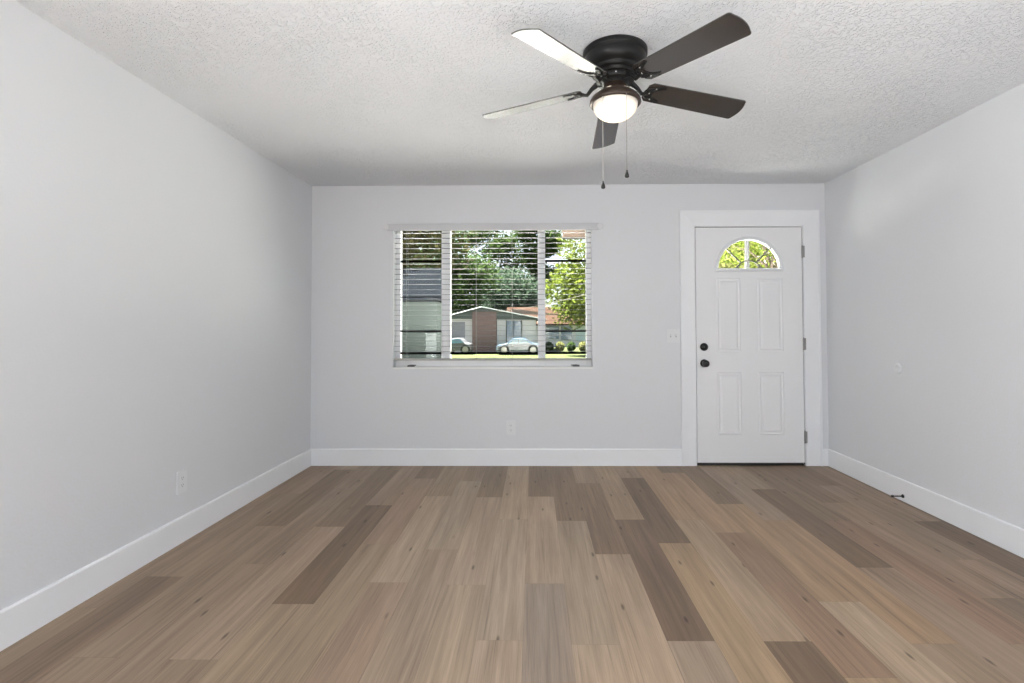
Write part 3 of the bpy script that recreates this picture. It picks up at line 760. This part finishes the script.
# cars
def car(px0, px1, Yc, body_col, label):
    p, q = at(px0, 350, Yc), at(px1, 350, Yc); Lc = q.x-p.x
    t = tag(empty('parked_car', ((p.x+q.x)/2, Yc, GZ)), label, 'car')
    s = Lc/4.2; sc = max(s, .75)
    side = [(-2.1, .32), (-2.1, .70), (-1.95, .82), (-1.15, .92), (-.55, 1.36), (.55, 1.40), (1.25, .98), (1.95, .90), (2.1, .70), (2.1, .32)]
    Mx = Matrix(((1, 0, 0, 0), (0, 0, 1, 0), (0, 1, 0, 0), (0, 0, 0, 1)))
    bm = bmesh.new(); prism(bm, [(x*s, z*sc) for x, z in side], Mx, -.8, .8)
    bmesh.ops.recalc_face_normals(bm, faces=bm.faces); obj('body', bm, mat('car_paint', body_col, .25, coat=.6), t, bevel=.06)
    for pts in ([(-1.0, .93), (-.5, 1.29), (-.05, 1.32), (-.05, .95)], [(.02, .95), (.02, 1.32), (.5, 1.33), (1.08, .99)]):
        bm = bmesh.new(); prism(bm, [(x*s, z*sc) for x, z in pts], Mx, -.815, .815); bmesh.ops.recalc_face_normals(bm, faces=bm.faces); obj('side_window', bm, mat('car_glass', (.16, .27, .36), .1), t)
    for x in (-1.35, 1.35):
        for y in (-.72, .72):
            bm = bmesh.new(); lathe(bm, [(0, -.1), (.30, -.1), (.32, -.06), (.32, .06), (.30, .1), (0, .1)], Matrix.Translation((x*s, y, .32)) @ Matrix.Rotation(PI/2, 4, 'X'), 24)
            wh_ = obj('wheel', bm, mat('tyre', (.02, .02, .02), .8), t)
            bm = bmesh.new(); lathe(bm, [(0, -.112), (.19, -.112), (.19, .112), (0, .112)], Matrix.Translation((x*s, y, .32)) @ Matrix.Rotation(PI/2, 4, 'X'), 20)
            obj('hubcap', bm, M_NICKEL, wh_)
    return t
car(497, 541, 32.0, (.05, .075, .10), 'pale blue car parked in front of the gabled house, right of the brick front')
car(444, 472, 32.6, (.12, .12, .125), 'white car parked by the garage door left of the brick front')
# shrubs under the ranch house windows
for i, px in enumerate((549, 560, 571, 583)):
    rnd = random.Random(50+i); x = gx(px, 35.5); V, F = [], []
    for k in range(900):
        d = Vector((rnd.gauss(0, 1), rnd.gauss(0, 1), rnd.gauss(0, 1))).normalized()*rnd.uniform(.6, 1)
        pnt = Vector((d.x*.33, d.y*.33, .36+d.z*.36)); a = Vector((rnd.gauss(0, 1), rnd.gauss(0, 1), rnd.gauss(0, 1))).normalized(); b_ = a.orthogonal().normalized(); kk = len(V); s_ = .06
        V += [pnt-a*s_, pnt+b_*s_*.5, pnt+a*s_, pnt-b_*s_*.5]; F.append((kk, kk+1, kk+2, kk+3))
    me = bpy.data.meshes.new('shrub'); me.from_pydata([tuple(v_) for v_ in V], [], F); me.materials.append(LF['yellow' if i % 2 else 'dark'])
    o = bpy.data.objects.new('shrub', me); COL.objects.link(o); o.location = (x, 35.5, GZ)
    tag(o, ['dark shrub leftmost in the row before the brown roofed house', 'yellow green shrub second from the left before the brown roofed house', 'dark shrub third from the left before the brown roofed house', 'yellow green shrub rightmost before the brown roofed house'][i], 'shrub', 'shrubs before the ranch house')

# porch over the entry: header beam, post
pb0 = at(563, 237, 6.0)
pc = tag(empty('porch', (pb0.x, 6.0, GZ)), 'tan wooden porch frame outside the entry door', 'porch')
bm = bmesh.new(); box(bm, 0, 3.6, 0, .09, 2.262-GZ, 2.262+.12-GZ); obj('header_beam', bm, mat('tan_wood', (0.0720, 0.0461, 0.0288), .7), pc)
bm = bmesh.new(); box(bm, 0, 3.6, 0, .09, 2.248-GZ, 2.262-GZ); obj('beam_edge', bm, M_DKFRAME, pc)
pp = at(748, 250, 6.0).x-pb0.x
bm = bmesh.new(); box(bm, pp-.016, pp+.016, .0, .06, 0, 2.25-GZ); obj('porch_post', bm, mat('grey_post', (.07, .07, .07), .6), pc)
# utility pole with its cable
up = at(645, 330, 11.0)
ut = tag(empty('utility_pole', (up.x, 11.0, GZ)), 'utility pole whose pale cable slopes across the right window pane', 'utility pole')
bm = bmesh.new(); tube(bm, [(0, 0, -.2), (0, 0, 4.2)], [.10, .08], 12); obj('pole', bm, M_BARK, ut)
a_, b_ = at(490, 313, 24)-Vector((up.x, 11, GZ)), Vector((0, 0, at(620, 278.5, 11).z-GZ))
bm = bmesh.new(); tube(bm, [a_.lerp(b_, t_/8)-Vector((0, 0, .12*math.sin(PI*t_/8))) for t_ in range(9)], .007, 5)
obj('overhead_cable', bm, mat('pale_cable', (.05, .047, .04), .9, spec=.05), ut)
